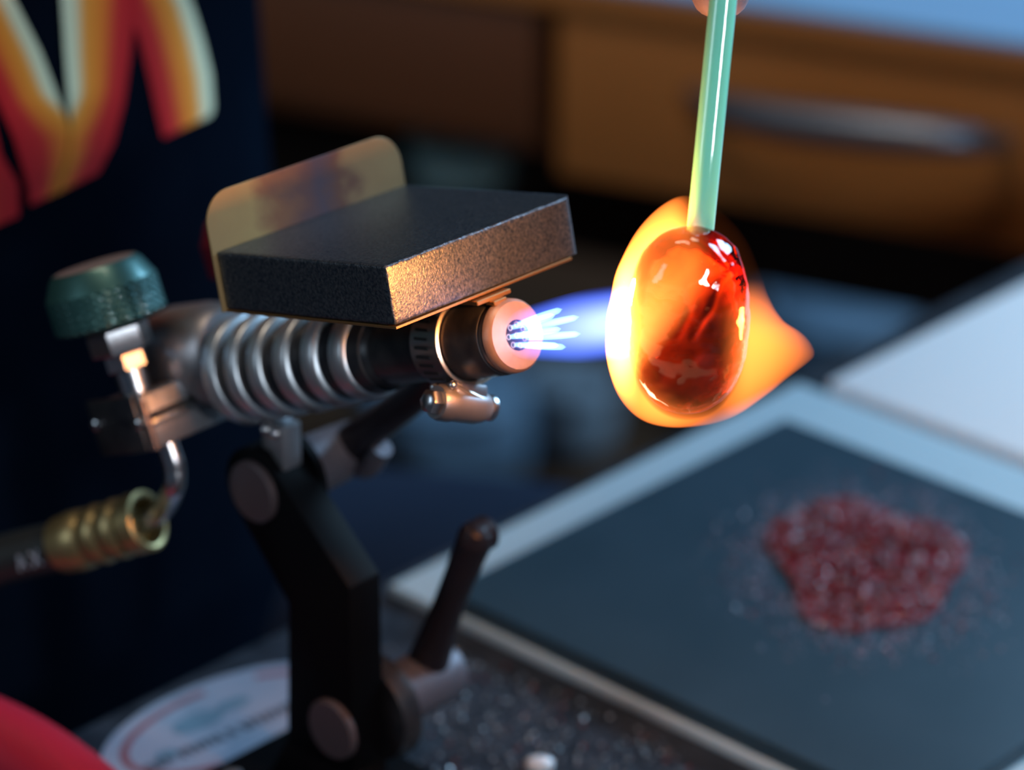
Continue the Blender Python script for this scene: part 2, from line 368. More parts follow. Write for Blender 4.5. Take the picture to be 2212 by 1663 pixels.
soft_box('storage_bin', 'blurred blue-grey bin on the floor seen below the torch nozzle', 'bin', 960, 1020, .13, .13, .09, M_bluegrey, .4)
soft_box('cloth_bundle', 'blurred grey bundle on the floor left of the flame, right of the blue-grey bin', 'bundle', 1230, 985, .075, .08, .08, M_grey, .8, .4)
soft_box('plastic_tub', 'blurred dark blue tub on the floor behind the flame tail', 'tub', 1800, 910, .13, .13, .12, M_bluegrey, .2)
soft_box('teal_jar', 'small blurred teal jar under the desk, above the dark slab', 'jar', 1000, 400, .055, .055, .028, M_teal, 0, .35, ZB-.228)

# ================================================================== PERSON
pc = V((-.232, .99, 0))
per = thing('person', 'person in a black T-shirt with a flame-coloured print holding the green rod', 'person', V((pc.x, pc.y, ZF)))
def pp_(s, f, z): return pc + A*s + N*f + V((0, 0, z))     # s: towards their left, f: forward
ROD0 = at(1513, 493, .7619); ROD1 = at(1562, 0, .757); RODD = (ROD1-ROD0).normalized()
# body: one skinned figure
sk_v, sk_e, sk_r = [], [], []
def sv(p, r, par=None):
    sk_v.append(p); sk_r.append(r)
    if par is not None: sk_e.append((par, len(sk_v)-1))
    return len(sk_v)-1
pel = sv(pp_(0, 0, -.24), .115); sp1 = sv(pp_(0, 0, -.10), .10, pel); sp2 = sv(pp_(0, 0, .06), .095, sp1); ch = sv(pp_(0, 0, .19), .10, sp2)
nk = sv(pp_(0, .01, .30), .055, ch); nk2 = sv(pp_(0, .02, .35), .052, nk); hd = sv(pp_(0, .035, .42), .078, nk2); hd2 = sv(pp_(0, .045, .50), .080, hd); sv(pp_(0, .045, .545), .045, hd2)
TIP = at(1556, 6, .774)
def arm(s, el, wr, palm):
    sh = sv(pp_(s*.17, 0, .235), .055, ch); ua = sv((pp_(s*.17, 0, .235)+el)/2, .045, sh); e = sv(el, .038, ua)
    f1 = sv((el+wr)/2, .033, e); w = sv(wr, .024, f1); p = sv(palm, .027, w); return p
LW = TIP+V((-.045, .085, .085)); LPM = TIP+V((-.020, .045, .062))
palm = arm(1, pp_(.27, .10, .27), LW, LPM)
# index and middle finger tips behind the rod, thumb in front higher up
def finger(par, ps, rs):
    k = par
    for p, r in zip(ps, rs): k = sv(p, r, k)
side = V((1, 0, 0))
finger(palm, [TIP+V((-.004, .032, .048)), TIP+V((-.001, .022, .030)), TIP+V((0, .004, .018)), TIP+V((0, .0010, .004)), TIP+V((0, .0006, -.0045))], (.0098, .0092, .0088, .0082, .0066))
finger(palm, [TIP+V((.014, .036, .050)), TIP+V((.018, .024, .036)), TIP+V((.014, .008, .026)), TIP+V((.010, .004, .020))], (.0095, .0085, .0078, .0068))
finger(palm, [TIP+V((-.022, .018, .060)), TIP+V((-.018, -.004, .050)), TIP+V((-.006, -.016, .036)), TIP+V((-.001, -.0175, .028))], (.0105, .0098, .0090, .0075))
finger(palm, [TIP+V((.028, .044, .058)), TIP+V((.032, .034, .046)), TIP+V((.028, .022, .040)), TIP+V((.024, .018, .036))], (.009, .008, .0075, .0065))
finger(palm, [TIP+V((.036, .054, .066)), TIP+V((.040, .046, .058)), TIP+V((.037, .036, .052)), TIP+V((.033, .032, .050))], (.008, .007, .0065, .0058))
rp = arm(-1, pp_(-.30, .06, .02), pp_(-.26, .22, -.09), pp_(-.24, .28, -.095))
for k in range(4):
    b0 = pp_(-.24+(k-1.5)*.016, .31, -.097); finger(rp, [b0, b0+N*.022+V((0, 0, -.004)), b0+N*.036+V((0, 0, -.014)), b0+N*.040+V((0, 0, -.024))], (.0095, .0085, .008, .007))
finger(rp, [pp_(-.205, .285, -.10), pp_(-.195, .305, -.108), pp_(-.192, .322, -.115)], (.010, .009, .0075))
KL = pp_(.34, .36, -.175); KR = pp_(-.17, .42, -.19)
for s, K in ((1, KL), (-1, KR)):
    h = sv(pp_(s*.10, .0, -.24), .085, pel); t1 = sv((pp_(s*.10, .0, -.24)+K)/2, .072, h); k = sv(K, .056, t1)
    F = V((K.x, K.y, ZF+.09))+N*.03; c = sv(K*.6+F*.4, .050, k); a = sv(F, .034, c); hl = sv(F+V((0, 0, -.05)), .034, a); sv(F+N*.14+V((0, 0, -.055)), .028, hl)
me = D.meshes.new('figure'); me.from_pydata(sk_v, sk_e, []); body = D.objects.new('figure', me); C.objects.link(body)
md = body.modifiers.new('skin', 'SKIN'); md.use_smooth_shade = True
sl = me.skin_vertices[0].data
for i, r in enumerate(sk_r): sl[i].radius = (r, r); sl[i].use_root = (i == 0)
md2 = body.modifiers.new('sub', 'SUBSURF'); md2.levels = 2; md2.render_levels = 2
me.materials.append(M_skin); me.transform(Matrix.Translation(-per.location)); body.parent = per
# head details
HC = pp_(0, .05, .46)
fw = (N*.9+A*.25+V((0, 0, -.35))).normalized()
for s in (-1, 1):
    sd = fw.cross(V((0, 0, 1))).normalized()*s
    bm = bmesh.new(); ball(bm, HC+fw*.074+sd*.030+V((0, 0, .012)), .012); obj('eye', bm, mat('eye_white', (.7, .7, .7), .2), per)
    bm = bmesh.new(); ball(bm, HC+sd*.084+V((0, 0, 0)), .03, .35, .6, 1); obj('ear', bm, M_skin, per)
bm = bmesh.new(); ball(bm, HC+fw*.088+V((0, 0, -.012)), .016, .8, .8, 1.5); obj('nose', bm, M_skin, per)
bm = bmesh.new(); ball(bm, HC+fw*.082+V((0, 0, -.045)), .02, 1, .7, .3); obj('mouth', bm, mat('lips', (.4, .16, .15), .5), per)
bm = bmesh.new(); ball(bm, HC-fw*.02+V((0, 0, .045)), .098, 1, 1, .9, u=24, v=16)
for v in bm.verts: v.co += V((0, 0, 1))*.004*mnoise.noise(v.co*40)
obj('hair', bm, mat('dark_hair', (.02, .014, .01), .7), per)
# T-shirt: lofted torso shell with sleeves
def tors(z):
    t = (z+.30)/.58
    rx = .165+.012*math.sin(pi*min(1, t*1.1)); ry = .112+.010*math.cos(pi*t)
    if z > .20: k = (z-.20)/.09; rx *= 1-.30*k*k; ry *= 1-.30*k*k
    return rx, ry
bm = bmesh.new(); rings = []
zs = [-.30+.59*i/44 for i in range(45)]
for z in zs:
    rx, ry = tors(z); r = []
    for i in range(96):
        a = 2*pi*i/96; w = 1+.012*mnoise.noise(V((math.cos(a)*4, math.sin(a)*4, z*9)))+.006*mnoise.noise(V((math.cos(a)*14, math.sin(a)*14, z*22)))
        r.append(pp_(rx*w*math.copysign(abs(math.cos(a))**.92, math.cos(a)), ry*w*math.copysign(abs(math.sin(a))**.92, math.sin(a)), z))
    rings.append(r)
ring_loft(bm, rings)
bvh_bm = bm.copy(); bmesh.ops.recalc_face_normals(bvh_bm, faces=bvh_bm.faces); bvh = BVHTree.FromBMesh(bvh_bm)
shirt = obj('shirt', bm, M_shirt, per, smooth=70)
for s, el in ((1, pp_(.27, .10, .27)), (-1, pp_(-.30, .06, .02))):
    a0 = pp_(s*.10, 0, .225); d = el-a0
    bm = bmesh.new(); tube(bm, [a0, a0+d*.3, a0+d*.62, a0+d*.86], [.082, .084, .074, .068], 28); obj('sleeve', bm, M_shirt, shirt)
bm = bmesh.new()
for s, K in ((1, KL), (-1, KR)):
    tube(bm, bez([pp_(s*.095, -.04, -.195), (pp_(s*.14, 0, -.165)+K)/2, K, V((K.x, K.y, -.30))+N*.02, V((K.x, K.y, ZF+.10))+N*.03], 6), [.115-.004*min(i, 12) if i <= 12 else .067-.0005*i for i in range(25)], 28)
obj('trousers', bm, M_jean, per, label='dark navy trousers')
for s, K in ((1, KL), (-1, KR)):
    F = V((K.x, K.y, ZF))+N*.08; bm = bmesh.new(); ball(bm, F+V((0, 0, .045)), .045, 2.6, 1.05, 1, M=Matrix((N, A, V((0, 0, 1)))).transposed())
    for v in bm.verts: v.co.z = max(v.co.z, ZF)
    obj('shoe', bm, M_rubber, per)
# stool under the person
stl = thing('round_stool', 'dark round stool under the seated person', 'stool', V((pc.x, pc.y, ZF)))
bm = bmesh.new(); lathe(bm, V((pc.x, pc.y, -.405)), (0, 0, 1), [(0, .15), (.01, .165), (.035, .165), (.045, .15)], 40); obj('seat', bm, M_black, stl)
for k in range(4):
    a = k*pi/2+.5; q = V((math.cos(a), math.sin(a), 0)); bm = bmesh.new(); tube(bm, [V((pc.x, pc.y, -.41))+q*.11, V((pc.x, pc.y, ZF))+q*.17], .012); obj('leg', bm, M_steel_dull, stl)
# flame print: ribbons laid on the shirt
def print_mat():
    m = mat('flame_print', rough=.75, spec=.2); nt = m.node_tree
    tc = nt.nodes.new('ShaderNodeTexCoord'); s = nt.nodes.new('ShaderNodeSeparateXYZ'); nt.links.new(tc.outputs['UV'], s.inputs[0])
    r = nt.nodes.new('ShaderNodeValToRGB'); cr = r.color_ramp
    cr.elements[0].position = 0; cr.elements[0].color = (.70, .72, .50, 1)
    cr.elements[1].position = 1; cr.elements[1].color = (.50, .006, .012, 1)
    for pos, c in ((.16, (.70, .70, .46)), (.30, (.82, .30, .035)), (.52, (.78, .20, .018)), (.74, (.58, .02, .018))):
        e = cr.elements.new(pos); e.color = (*c, 1)
    nt.links.new(s.outputs[0], r.inputs['Fac']); nt.links.new(r.outputs['Color'], P_(m).inputs['Base Color']); return m
M_print = print_mat()
def on_shirt(px, py, off):
    d = ray(px, py).normalized(); loc, nor, _, _ = bvh.ray_cast(V((0, 0, CAMZ)), d)
    if loc is None: return None
    if nor.dot(d) > 0: nor = -nor
    return loc+nor*off
def ribbon(left, right, off=.0008, uu=(0, 1), bend=None):
    """left/right: matching edge polylines; colour runs from left (cream) to right (red)"""
    def res(poly, n):
        L = [0]
        for a, b in zip(poly, poly[1:]): L.append(L[-1]+math.dist(a, b))
        out = []
        for i in range(n):
            t = L[-1]*i/(n-1); k = max(j for j in range(len(L)) if L[j] <= t+1e-9); k = min(k, len(poly)-2)
            f = (t-L[k])/(L[k+1]-L[k]); out.append((poly[k][0]+(poly[k+1][0]-poly[k][0])*f, poly[k][1]+(poly[k+1][1]-poly[k][1])*f))
        return out
    n, m_ = 26, 12; a = res(left, n); b = res(right, n); bm = bmesh.new(); uvl = bm.loops.layers.uv.new('UVMap'); g = []
    for i in range(n):
        row = []
        for j in range(m_+1):
            t = j/m_; p = on_shirt(a[i][0]*(1-t)+b[i][0]*t, a[i][1]*(1-t)+b[i][1]*t, off); row.append(bm.verts.new(p) if p else None)
        g.append(row)
    for i in range(n-1):
        for j in range(m_):
            q = (g[i][j], g[i+1][j], g[i+1][j+1], g[i][j+1])
            if None in q: continue
            f = bm.faces.new(q)
            for lp, (ii, jj) in zip(f.loops, ((i, j), (i+1, j), (i+1, j+1), (i, j+1))):
                u0 = uu[0]
                if bend: u0 += (.48-u0)*max(0, min(1, (ii/(n-1)-bend[0])/(bend[1]-bend[0])))
                lp[uvl].uv = (u0+(uu[1]-u0)*jj/m_, ii/n)
    return bm
strokes = [
    ([(-10, -60), (30, 0), (85, 110), (128, 225), (150, 280), (146, 340), (118, 418)], [(-150, -40), (-90, 60), (-20, 190), (28, 300), (58, 400), (62, 443)], .0006, (0, 1), (.55, .75)),
    ([(124, -60), (128, 0), (136, 120), (146, 240), (150, 280), (146, 340), (112, 420)], [(300, -60), (288, 30), (276, 130), (262, 225), (240, 310), (208, 372)], .0009, (0, 1), (.55, .75)),
    ([(375, -60), (412, 10), (436, 90), (452, 160), (457, 235), (450, 250)], [(240, -60), (275, 20), (300, 90), (320, 170), (338, 250), (350, 297)], .0006, (0, 1), None),
    ([(-120, 150), (-100, 260), (-90, 400), (-90, 520)], [(-30, 200), (0, 335), (36, 395), (38, 466)], .0006, (.3, 1), None),
]
for l, r, off, uu, bd in strokes:
    obj('flame_print', ribbon(l, r, off, uu, bd), M_print, shirt, smooth=80, label='cream, orange and red flame-shaped letter stroke')

# ================================================================== TORCH
torch = thing('bench_torch', 'finned metal bench torch with a dark slab and green knob, burning on its stand', 'torch', tl(-60, 0, 0))
# nozzle and barrel
bm = bmesh.new(); lathe(bm, O, -T, [(0, 3.9e-3), (0, 8.5e-3), (.0003, 8.7e-3), (.0010, 9.3e-3), (.0026, 9.5e-3), (.0029, 9.1e-3), (.0045, 9.1e-3), (.0045, 3.9e-3)], 72, caps=False)
obj('nozzle_ring', bm, M_bronze, torch, label='copper-coloured nozzle face')
bm = bmesh.new(); lathe(bm, O, -T, [(.0008, 4.0e-3), (.0008, 0.2e-3), (.006, .2e-3), (.006, 4.0e-3)], 40, caps=True); obj('port_plate', bm, M_dark, torch)
ports = []
for k in range(8):
    a = 2*pi*k/7+.3; rr = 2.75 if k < 7 else 0
    ports.append((rr*math.cos(a), rr*math.sin(a)))
    bm = bmesh.new(); lathe(bm, tl(-1.0, *ports[-1]), T, [(0, .0008), (.0007, .0008), (.0007, .0005), (0, .0005)], 12, caps=False); obj('gas_port', bm, M_steel_dull, torch)
bm = bmesh.new(); lathe(bm, O, -T, [(.0028, 7e-3), (.0029, 9.15e-3), (.0034, 9.15e-3), (.0036, 8.7e-3), (.0046, 8.7e-3), (.0048, 9.45e-3), (.0056, 9.7e-3), (.0200, 9.75e-3), (.0300, 9.75e-3), (.0304, 9.0e-3), (.0480, 8.8e-3), (.0490, 9.5e-3), (.0520, 9.8e-3)], 72); obj('barrel', bm, M_black_metal, torch)
bm = bmesh.new(); lathe(bm, O, -T, [(.0500, 8e-3), (.0502, 10.3e-3), (.0560, 11e-3), (.1050, 12e-3), (.1130, 12e-3)], 64); obj('cooling_core', bm, M_black_metal, torch)
for x, r, w in ((-108.7, 15.4, 5.2), (-99.4, 15.0, 5.0), (-90.0, 14.5, 5.4), (-79.2, 14.0, 6.0), (-68.2, 13.3, 6.0), (-57.6, 12.4, 6.6)):
    bm = bmesh.new(); h = w/2000; R = r/1000
    pr = [(-h, .0095)]+[(-h+h*.45*(1-math.cos(t)), R-h*.9+h*.9*math.sin(t)) for t in [pi/2*i/5 for i in range(6)]]
    pr += [(h-h*.45*(1-math.cos(t)), R-.0004-h*.9+h*.9*math.sin(t)) for t in [pi/2*(5-i)/5 for i in range(6)]]+[(h, .0095)]
    lathe(bm, tl(x, 0, 0), T, pr, 80); obj('cooling_fin', bm, M_fin, torch)
# rear body
bm = bmesh.new(); lathe(bm, tl(-113, 0, 5), -T, [(0, .0125), (.002, .0140), (.010, .0150), (.024, .0152), (.030, .0140), (.0305, .006)], 64); obj('rear_body', bm, M_steel_dull, torch)
bm = bmesh.new(); box(bm, FV, -.153, -.135, -.0195, .012, -.0150, .0005, .0008)
vb = obj('valve_block', bm, M_steel_dull, torch)
bm = bmesh.new(); box(bm, FT, -.150, -.137, .010, .0500, -.0090, .0005, .0008); obj('valve_block', bm, M_steel_dull, torch)
bm = bmesh.new(); box(bm, FV, -.1352, -.1340, -.0192, .010, -.0088, -.0066, .0005); obj('block_rib', bm, M_steel, vb)
bm = bmesh.new(); box(bm, FV, -.1354, -.1346, -.0193, .010, -.0066, -.0050, .0002); obj('block_groove', bm, M_dark, vb)
bm = bmesh.new(); box(bm, FV, -.158, -.1365, -.0215, -.0195, -.0150, .0010, .0006); ec = obj('end_cap', bm, M_black_metal, vb)
for px, py in ((208, 917), (300, 915)):
    q = on(px, py, tv(0, -21.5, 0), A); bm = bmesh.new(); lathe(bm, q, -A, [(-.001, .0016), (.0008, .0016), (.0012, .0011)], 20); obj('cap_screw', bm, M_steel, vb)
bm = bmesh.new(); box(bm, FV, -.1365, -.1335, -.0205, -.0188, -.0150, -.0010, .0003); obj('edge_strip', bm, M_bronze, vb)
# valves
def valve(x, y, tl, mk, mc, lab):
    bm = bmesh.new(); lathe(bm, tl(x, y, -1), U, [(0, .0044), (.0100, .0044)], 32); obj('valve_stem', bm, M_steel, torch)
    bm = bmesh.new(); lathe(bm, tl(x, y, 7.2), U, [(0, .0056), (.0004, .0060), (.0044, .0060), (.0048, .0056)], 6, e1=T+A*.3); obj('lock_nut', bm, M_steel, torch)
    bm = bmesh.new(); lathe(bm, tl(x, y, 12.2), U, [(0, .0030), (.0002, .0084), (.0007, .0088), (.0066, .0088), (.0072, .0082), (.0090, .004)], 6, e1=T*.55-A*.83); obj('hex_nut', bm, M_steel, torch)
    # knurled knob: diamond relief in the mesh
    bm = bmesh.new(); n = 180; rows_ = []
    R = .0155; prof = [(0, R-.0016, 0), (.0004, R-.0006, 0)]+[(.0010+.0095*i/24, R, 1) for i in range(25)]+[(.0110, R-.0003, 0), (.0152, R-.0024, 0), (.0165, R-.0036, 0), (.0165, R-.0040, 0)]
    for hh, rr, kn in prof:
        row = []
        for i in range(n):
            a = 2*pi*i/n; dr = 0
            if kn: dr = .00045*(abs(((i/3+hh/.0010) % 2)-1)+abs(((i/3-hh/.0010) % 2)-1)-1)
            row.append(tl(x-1.2, y, 20.4)+U*hh+(T*math.cos(a)+A*math.sin(a))*(rr+dr))
        rows_.append(row)
    ring_loft(bm, rows_); k = obj('control_knob', bm, mk, torch, label=lab, smooth=25)
    bm = bmesh.new(); lathe(bm, tl(x-1.2, y, 20.4)+U*.0164, U, [(0, R-.0042), (.0003, R-.0046), (.0003, .003)], 48); obj('knob_cap', bm, mc, k)
valve(-143.5, -14, tv, M_green, M_knob_top, 'dark green knurled knob')
valve(-143.5, 42.5, tl, M_red_knob, M_red_knob, 'dark red knob')
# inlet pipe
pl0 = tv(-140, -13, 0)
pC = at(308, 1128, .912)
fd = (at(80, 1196, .932)-at(300, 1132, .912)).normalized()
bm = bmesh.new(); tube(bm, bez([on(350, 930, pl0, A), on(366, 972, pl0, A), on(377, 1010, pl0, A), on(375, 1052, pl0, A), at(352, 1098, .908), pC, pC+fd*.010], 8), .0031, 24); obj('inlet_pipe', bm, M_steel, torch)
# hose
hose = thing('gas_hose', 'black rubber gas hose with a ridged brass ferrule at the left edge', 'hose', pC)
prof = [(.0060, .0030), (.0060, .0064), (.0004, .0070), (0, .0078), (.0006, .0088), (.0055, .0088), (.0064, .0080)]
x = .0070
for w in (.0068, .0068, .0110):
    prof += [(x+.0006, .0076), (x+.0018, .0085), (x+w*.55, .0088), (x+w-.0002, .0082)]; x += w
prof += [(x+.001, .0080), (x+.001, .0060)]
bm = bmesh.new(); lathe(bm, at(322, 1123, .909), fd, prof, 48); obj('ferrule', bm, M_brass, hose, label='ridged brass ferrule')
h0 = at(322, 1123, .909)+fd*.029
bm = bmesh.new(); tube(bm, bez([h0, h0+fd*.04, h0+fd*.08+V((-.01, -.01, -.010)), h0+V((-.16, -.02, -.075))], 10), .0072, 24); hs = obj('hose_tube', bm, M_rubber, hose)
bm = bmesh.new()   # two pale printed characters, A and X
nrm = (V((0, 0, CAMZ))-at(20, 1232, .95)).normalized(); np_ = (nrm-fd*nrm.dot(fd)).normalized(); up_ = fd.cross(np_).normalized()
if up_.z < 0: up_ = -up_
def bar(c, a, b, w=.0004):
    d = (b[0]-a[0], b[1]-a[1]); L = math.hypot(*d); n_ = (-d[1]/L*w, d[0]/L*w)
    q = [(a[0]+n_[0], a[1]+n_[1]), (b[0]+n_[0], b[1]+n_[1]), (b[0]-n_[0], b[1]-n_[1]), (a[0]-n_[0], a[1]-n_[1])]
    bm.faces.new([bm.verts.new(c-fd*x_+up_*(y_-.0015)+np_*math.sqrt(max(0, .00745**2-(y_-.0015)**2))) for x_, y_ in q])
hc = h0+fd*.0085
hc2 = h0+fd*.0140
for c, segs in ((hc2, (((-.0016, -.0022), (0, .0022)), ((0, .0022), (.0016, -.0022)), ((-.0009, -.0005), (.0009, -.0005)))), (hc, (((-.0016, -.0022), (.0016, .0022)), ((-.0016, .0022), (.0016, -.0022))))):
    for a, b in segs: bar(c, a, b)
obj('hose_print', bm, M_pale_print, hs, smooth=0, label='pale printed letters')

# ---- slab, shield and clamp
SU = V((.70621, -.67017, .22835)).normalized(); SV = V((.69114, .72252, -.01699)); SV = (SV-SU*SV.dot(SU)).normalized(); SW = SU.cross(SV).normalized()
SB = V((-.03064, .71635, .16505))
FS = Matrix((SU, SV, SW)).transposed().to_4x4(); FS.translation = SB
sa, sb_, stt = .0632, .0672, .0152
iv = FS.inverted()
bm = bmesh.new(); nx, ny, nz_ = 84, 90, 22
def slab_pt(x, y, z):
    c = [(-sa/2, sa/2), (sb_/2, sb_/2), (-stt/2, stt/2)]
    P0 = V((x*sa-sa, y*sb_, z*stt-stt))
    k = mnoise.noise(P0*900)*.5+mnoise.noise(P0*2300)*.5
    re = .0008+.0005*k
    rc = .0042 if (x > .5 and y > .5) else re      # worn round far corner
    cx = min(max(P0.x, -sa+rc), -rc); cy = min(max(P0.y, rc), sb_-rc)
    dx, dy = P0.x-cx, P0.y-cy; L = math.hypot(dx, dy)
    if L > rc: dx, dy = dx/L*rc, dy/L*rc
    Q = V((cx+dx, cy+dy, P0.z))
    I = V((min(max(Q.x, -sa+re), -re), min(max(Q.y, re), sb_-re), min(max(Q.z, -stt+re), -re)))
    dv = Q-I
    if dv.length > re: Q = I+dv.normalized()*re
    nrm_ = (Q-V((-sa/2, sb_/2, -stt/2))).normalized()
    return FS @ (Q+nrm_*.00006*mnoise.noise(P0*1500))
cache = {}
def gp(i, j, k):
    if (i, j, k) not in cache:
        f = lambda a, n: .5-.5*math.copysign(abs(math.cos(pi*a/n))**.8, math.cos(pi*a/n))
        g = lambda a, n: a/n if 1 < a < n-1 else (0 if a == 0 else 1 if a == n else (.006 if a == 1 else .994))
        cache[(i, j, k)] = bm.verts.new(slab_pt(g(i, nx), g(j, ny), f(k, nz_)))
    return cache[(i, j, k)]
for i in range(nx):
    for j in range(ny):
        for k in (0, nz_): bm.faces.new((gp(i, j, k), gp(i+1, j, k), gp(i+1, j+1, k), gp(i, j+1, k)))
for i in range(nx):
    for k in range(nz_):
        for j in (0, ny): bm.faces.new((gp(i, j, k), gp(i+1, j, k), gp(i+1, j, k+1), gp(i, j, k+1)))
for j in range(ny):
    for k in range(nz_):
        for i in (0, nx): bm.faces.new((gp(i, j, k), gp(i, j+1, k), gp(i, j+1, k+1), gp(i, j, k+1)))
slab = obj('slab', bm, M_graphite, torch, label='thick dark graphite slab', smooth=30)
def plate_uv(bm):
    uvl = bm.loops.layers.uv.new('UVMap')
    for f in bm.faces:
        for lp in f.loops:
            q = iv @ lp.vert.co; lp[uvl].uv = (q.y/sb_, (q.z+.02)/.05)
# shield: rounded sheet on the user's side of the slab
pts = []
hz = .0148; r = .0085; y0, y1 = -.0012, sb_+.0005
prof2 = [(y0, -stt-.0006), (y0, hz-r)]+[(y0+r-r*math.cos(t), hz-r+r*math.sin(t)) for t in [pi/2*i/8 for i in range(1, 9)]]
prof2 += [(y1-r+r*math.sin(t), hz-r+r*math.cos(t)) for t in [pi/2*i/8 for i in range(0, 9)]]+[(y1, -stt-.0006)]
bm = bmesh.new(); prism(bm, [FS @ V((-sa-.0008, y, z)) for y, z in prof2], SU*.0007, .00015, 1); plate_uv(bm)
obj('heat_shield', bm, M_shield, torch, label='heat-tinted brass shield plate standing behind the slab')
bm = bmesh.new(); box(bm, FS, -sa-.0008, .0003, .0, sb_-.0045, -stt-.0008, -stt-.0001, .0001, 1); obj('carrier_plate', bm, M_plate_br, torch, label='thin brass plate under the slab')
bm = bmesh.new(); box(bm, FS, -.010, .0022, .026, .038, -stt-.0024, -stt-.0012, .0002, 1); box(bm, FS, .0008, .0040, .030, .0345, -stt-.0034, -stt-.0022, .0002, 1)
obj('carrier_clip', bm, M_plate_br, torch)
bm = bmesh.new(); box(bm, FT, -.034, -.022, -.006, .006, .0095, .0125, .0003); obj('saddle', bm, M_black_metal, torch)
# hose clamp
Rb = .01012
bm = bmesh.new(); nS = 72; xa, xb = -.0290, -.0182
prof3 = [(xa, Rb-.0003), (xa, Rb), (xa-.0, Rb+.0005), (xa+.0005, Rb+.0008), (xb-.0005, Rb+.0008), (xb, Rb+.0011), (xb+.0002, Rb+.0006), (xb, Rb)]
lathe(bm, O, T, prof3, 96, caps=False); hcl = obj('hose_clamp', bm, M_band, torch, label='slotted worm-drive band round the barrel')
for k in range(15):
    ang = math.radians(128+k*12.5)
    # a slot: slanted dark recess strip
    bm = bmesh.new(); rr = Rb+.00075; pr4 = []
    for sgn in (0, 1):
        for t in range(5):
            xx = xa+.0022+.0048*(t/4 if not sgn else 1-t/4); aa = ang+(xx-xa)*14+(.035 if sgn else -.035)
            pr4.append(O+T*xx+(A*math.cos(aa)+U*math.sin(aa))*rr)
    ctr = sum(pr4, V())/len(pr4); nn = (A*math.cos(ang+.05)+U*math.sin(ang+.05))
    prism(bm, pr4, nn*.00025); obj('band_slot', bm, M_dark, hcl, smooth=0)
M_rim = mat('band_edge_steel', (.75, .62, .5), .3, .9)
bm = bmesh.new(); lathe(bm, O, T, [(xb-.0002, Rb+.0006), (xb-.0004, Rb+.0011), (xb+.0003, Rb+.0013), (xb+.0006, Rb+.0007), (xb+.0002, Rb+.0003)], 96, caps=False); obj('band_edge', bm, M_rim, hcl, label='bright rolled band edge')
ph = math.radians(23); rad = (-A*math.sin(ph)-U*math.cos(ph)); tan = (A*math.cos(ph)-U*math.sin(ph))
hcen = O+T*(-.0203)+rad*.0160-tan*.0004
bm = bmesh.new(); lathe(bm, hcen-tan*.0085, tan, [(0, .0030), (0, .0042), (.0012, .0046), (.0040, .0047), (.0042, .0044), (.0125, .0045), (.0150, .0040), (.0165, .0034), (.0168, .0015)], 36); obj('worm_housing', bm, M_steel_dull, hcl, label='worm screw housing')
bm = bmesh.new(); lathe(bm, hcen-tan*.0115, tan, [(-.0005, .0016), (0, .0028), (.0006, .0032), (.0032, .0032), (.0040, .0026)], 6); obj('worm_screw', bm, M_steel, hcl)
bm = bmesh.new(); lathe(bm, hcen+tan*.0083, tan, [(0, .0030), (.0004, .0034), (.0016, .0034), (.0021, .0026)], 20); obj('screw_tip', bm, M_steel, hcl)
Mx = Matrix((T, tan, -rad)).transposed().to_4x4(); Mx.translation = hcen
bm = bmesh.new(); box(bm, Mx, -.0042, .0040, -.0050, .0055, .0015, .0052, .0008); obj('housing_saddle', bm, M_steel_dull, hcl)
bm = bmesh.new(); tube(bm, [hcen-rad*.0045+T*.0036-tan*.007, hcen-rad*.0030+T*.0040-tan*.002, hcen-rad*.0014+T*.0036+tan*.004], .0006, 8); obj('band_tail', bm, M_rim, hcl)
bm = bmesh.new()
for s in (-.0036, .0036): ball(bm, hcen-tan*.0062-rad*.0042+T*s, .0011, u=12, v=8)
obj('rivet', bm, M_steel, hcl)

# ================================================================== STAND
stand = thing('torch_stand', 'black bracket stand holding up the torch, with two round rivet heads', 'stand', bl(-72, 0, ZB*1000-139.6))
zt_ = (ZB-O.z)*1000
pl = [(-84, -64.5), (-56.9, -91.2), (-56.9, -152), (-84.2, -152), (-81.5, -105.5), (-101.5, -85)]
arc = [(-93.4+12.5*math.cos(a), -74.4+12.5*math.sin(a)) for a in [math.radians(d) for d in (235, 215, 195, 175, 155, 135, 115, 95, 75)]]
arm_pts = [bl(h, -6, z) for h, z in arc[::-1]][::-1]
poly = [(-56.9, -91.2), (-56.9, -152), (-84.2, -152), (-81.8, -105.5)]+arc
bm = bmesh.new(); prism(bm, [bl(h, -6, z) for h, z in poly], A*.012, .0007, 2); obj('arm', bm, M_black, stand)
# rivet heads
for h, z in ((-93.4, -74.4), (-64.0, -138.2)):
    bm = bmesh.new(); lathe(bm, bl(h, -6, z), -A, [(0, .0090), (.0014, .0090), (.0021, .0084), (.0022, .004)], 40); obj('rivet_head', bm, M_rivet, stand)
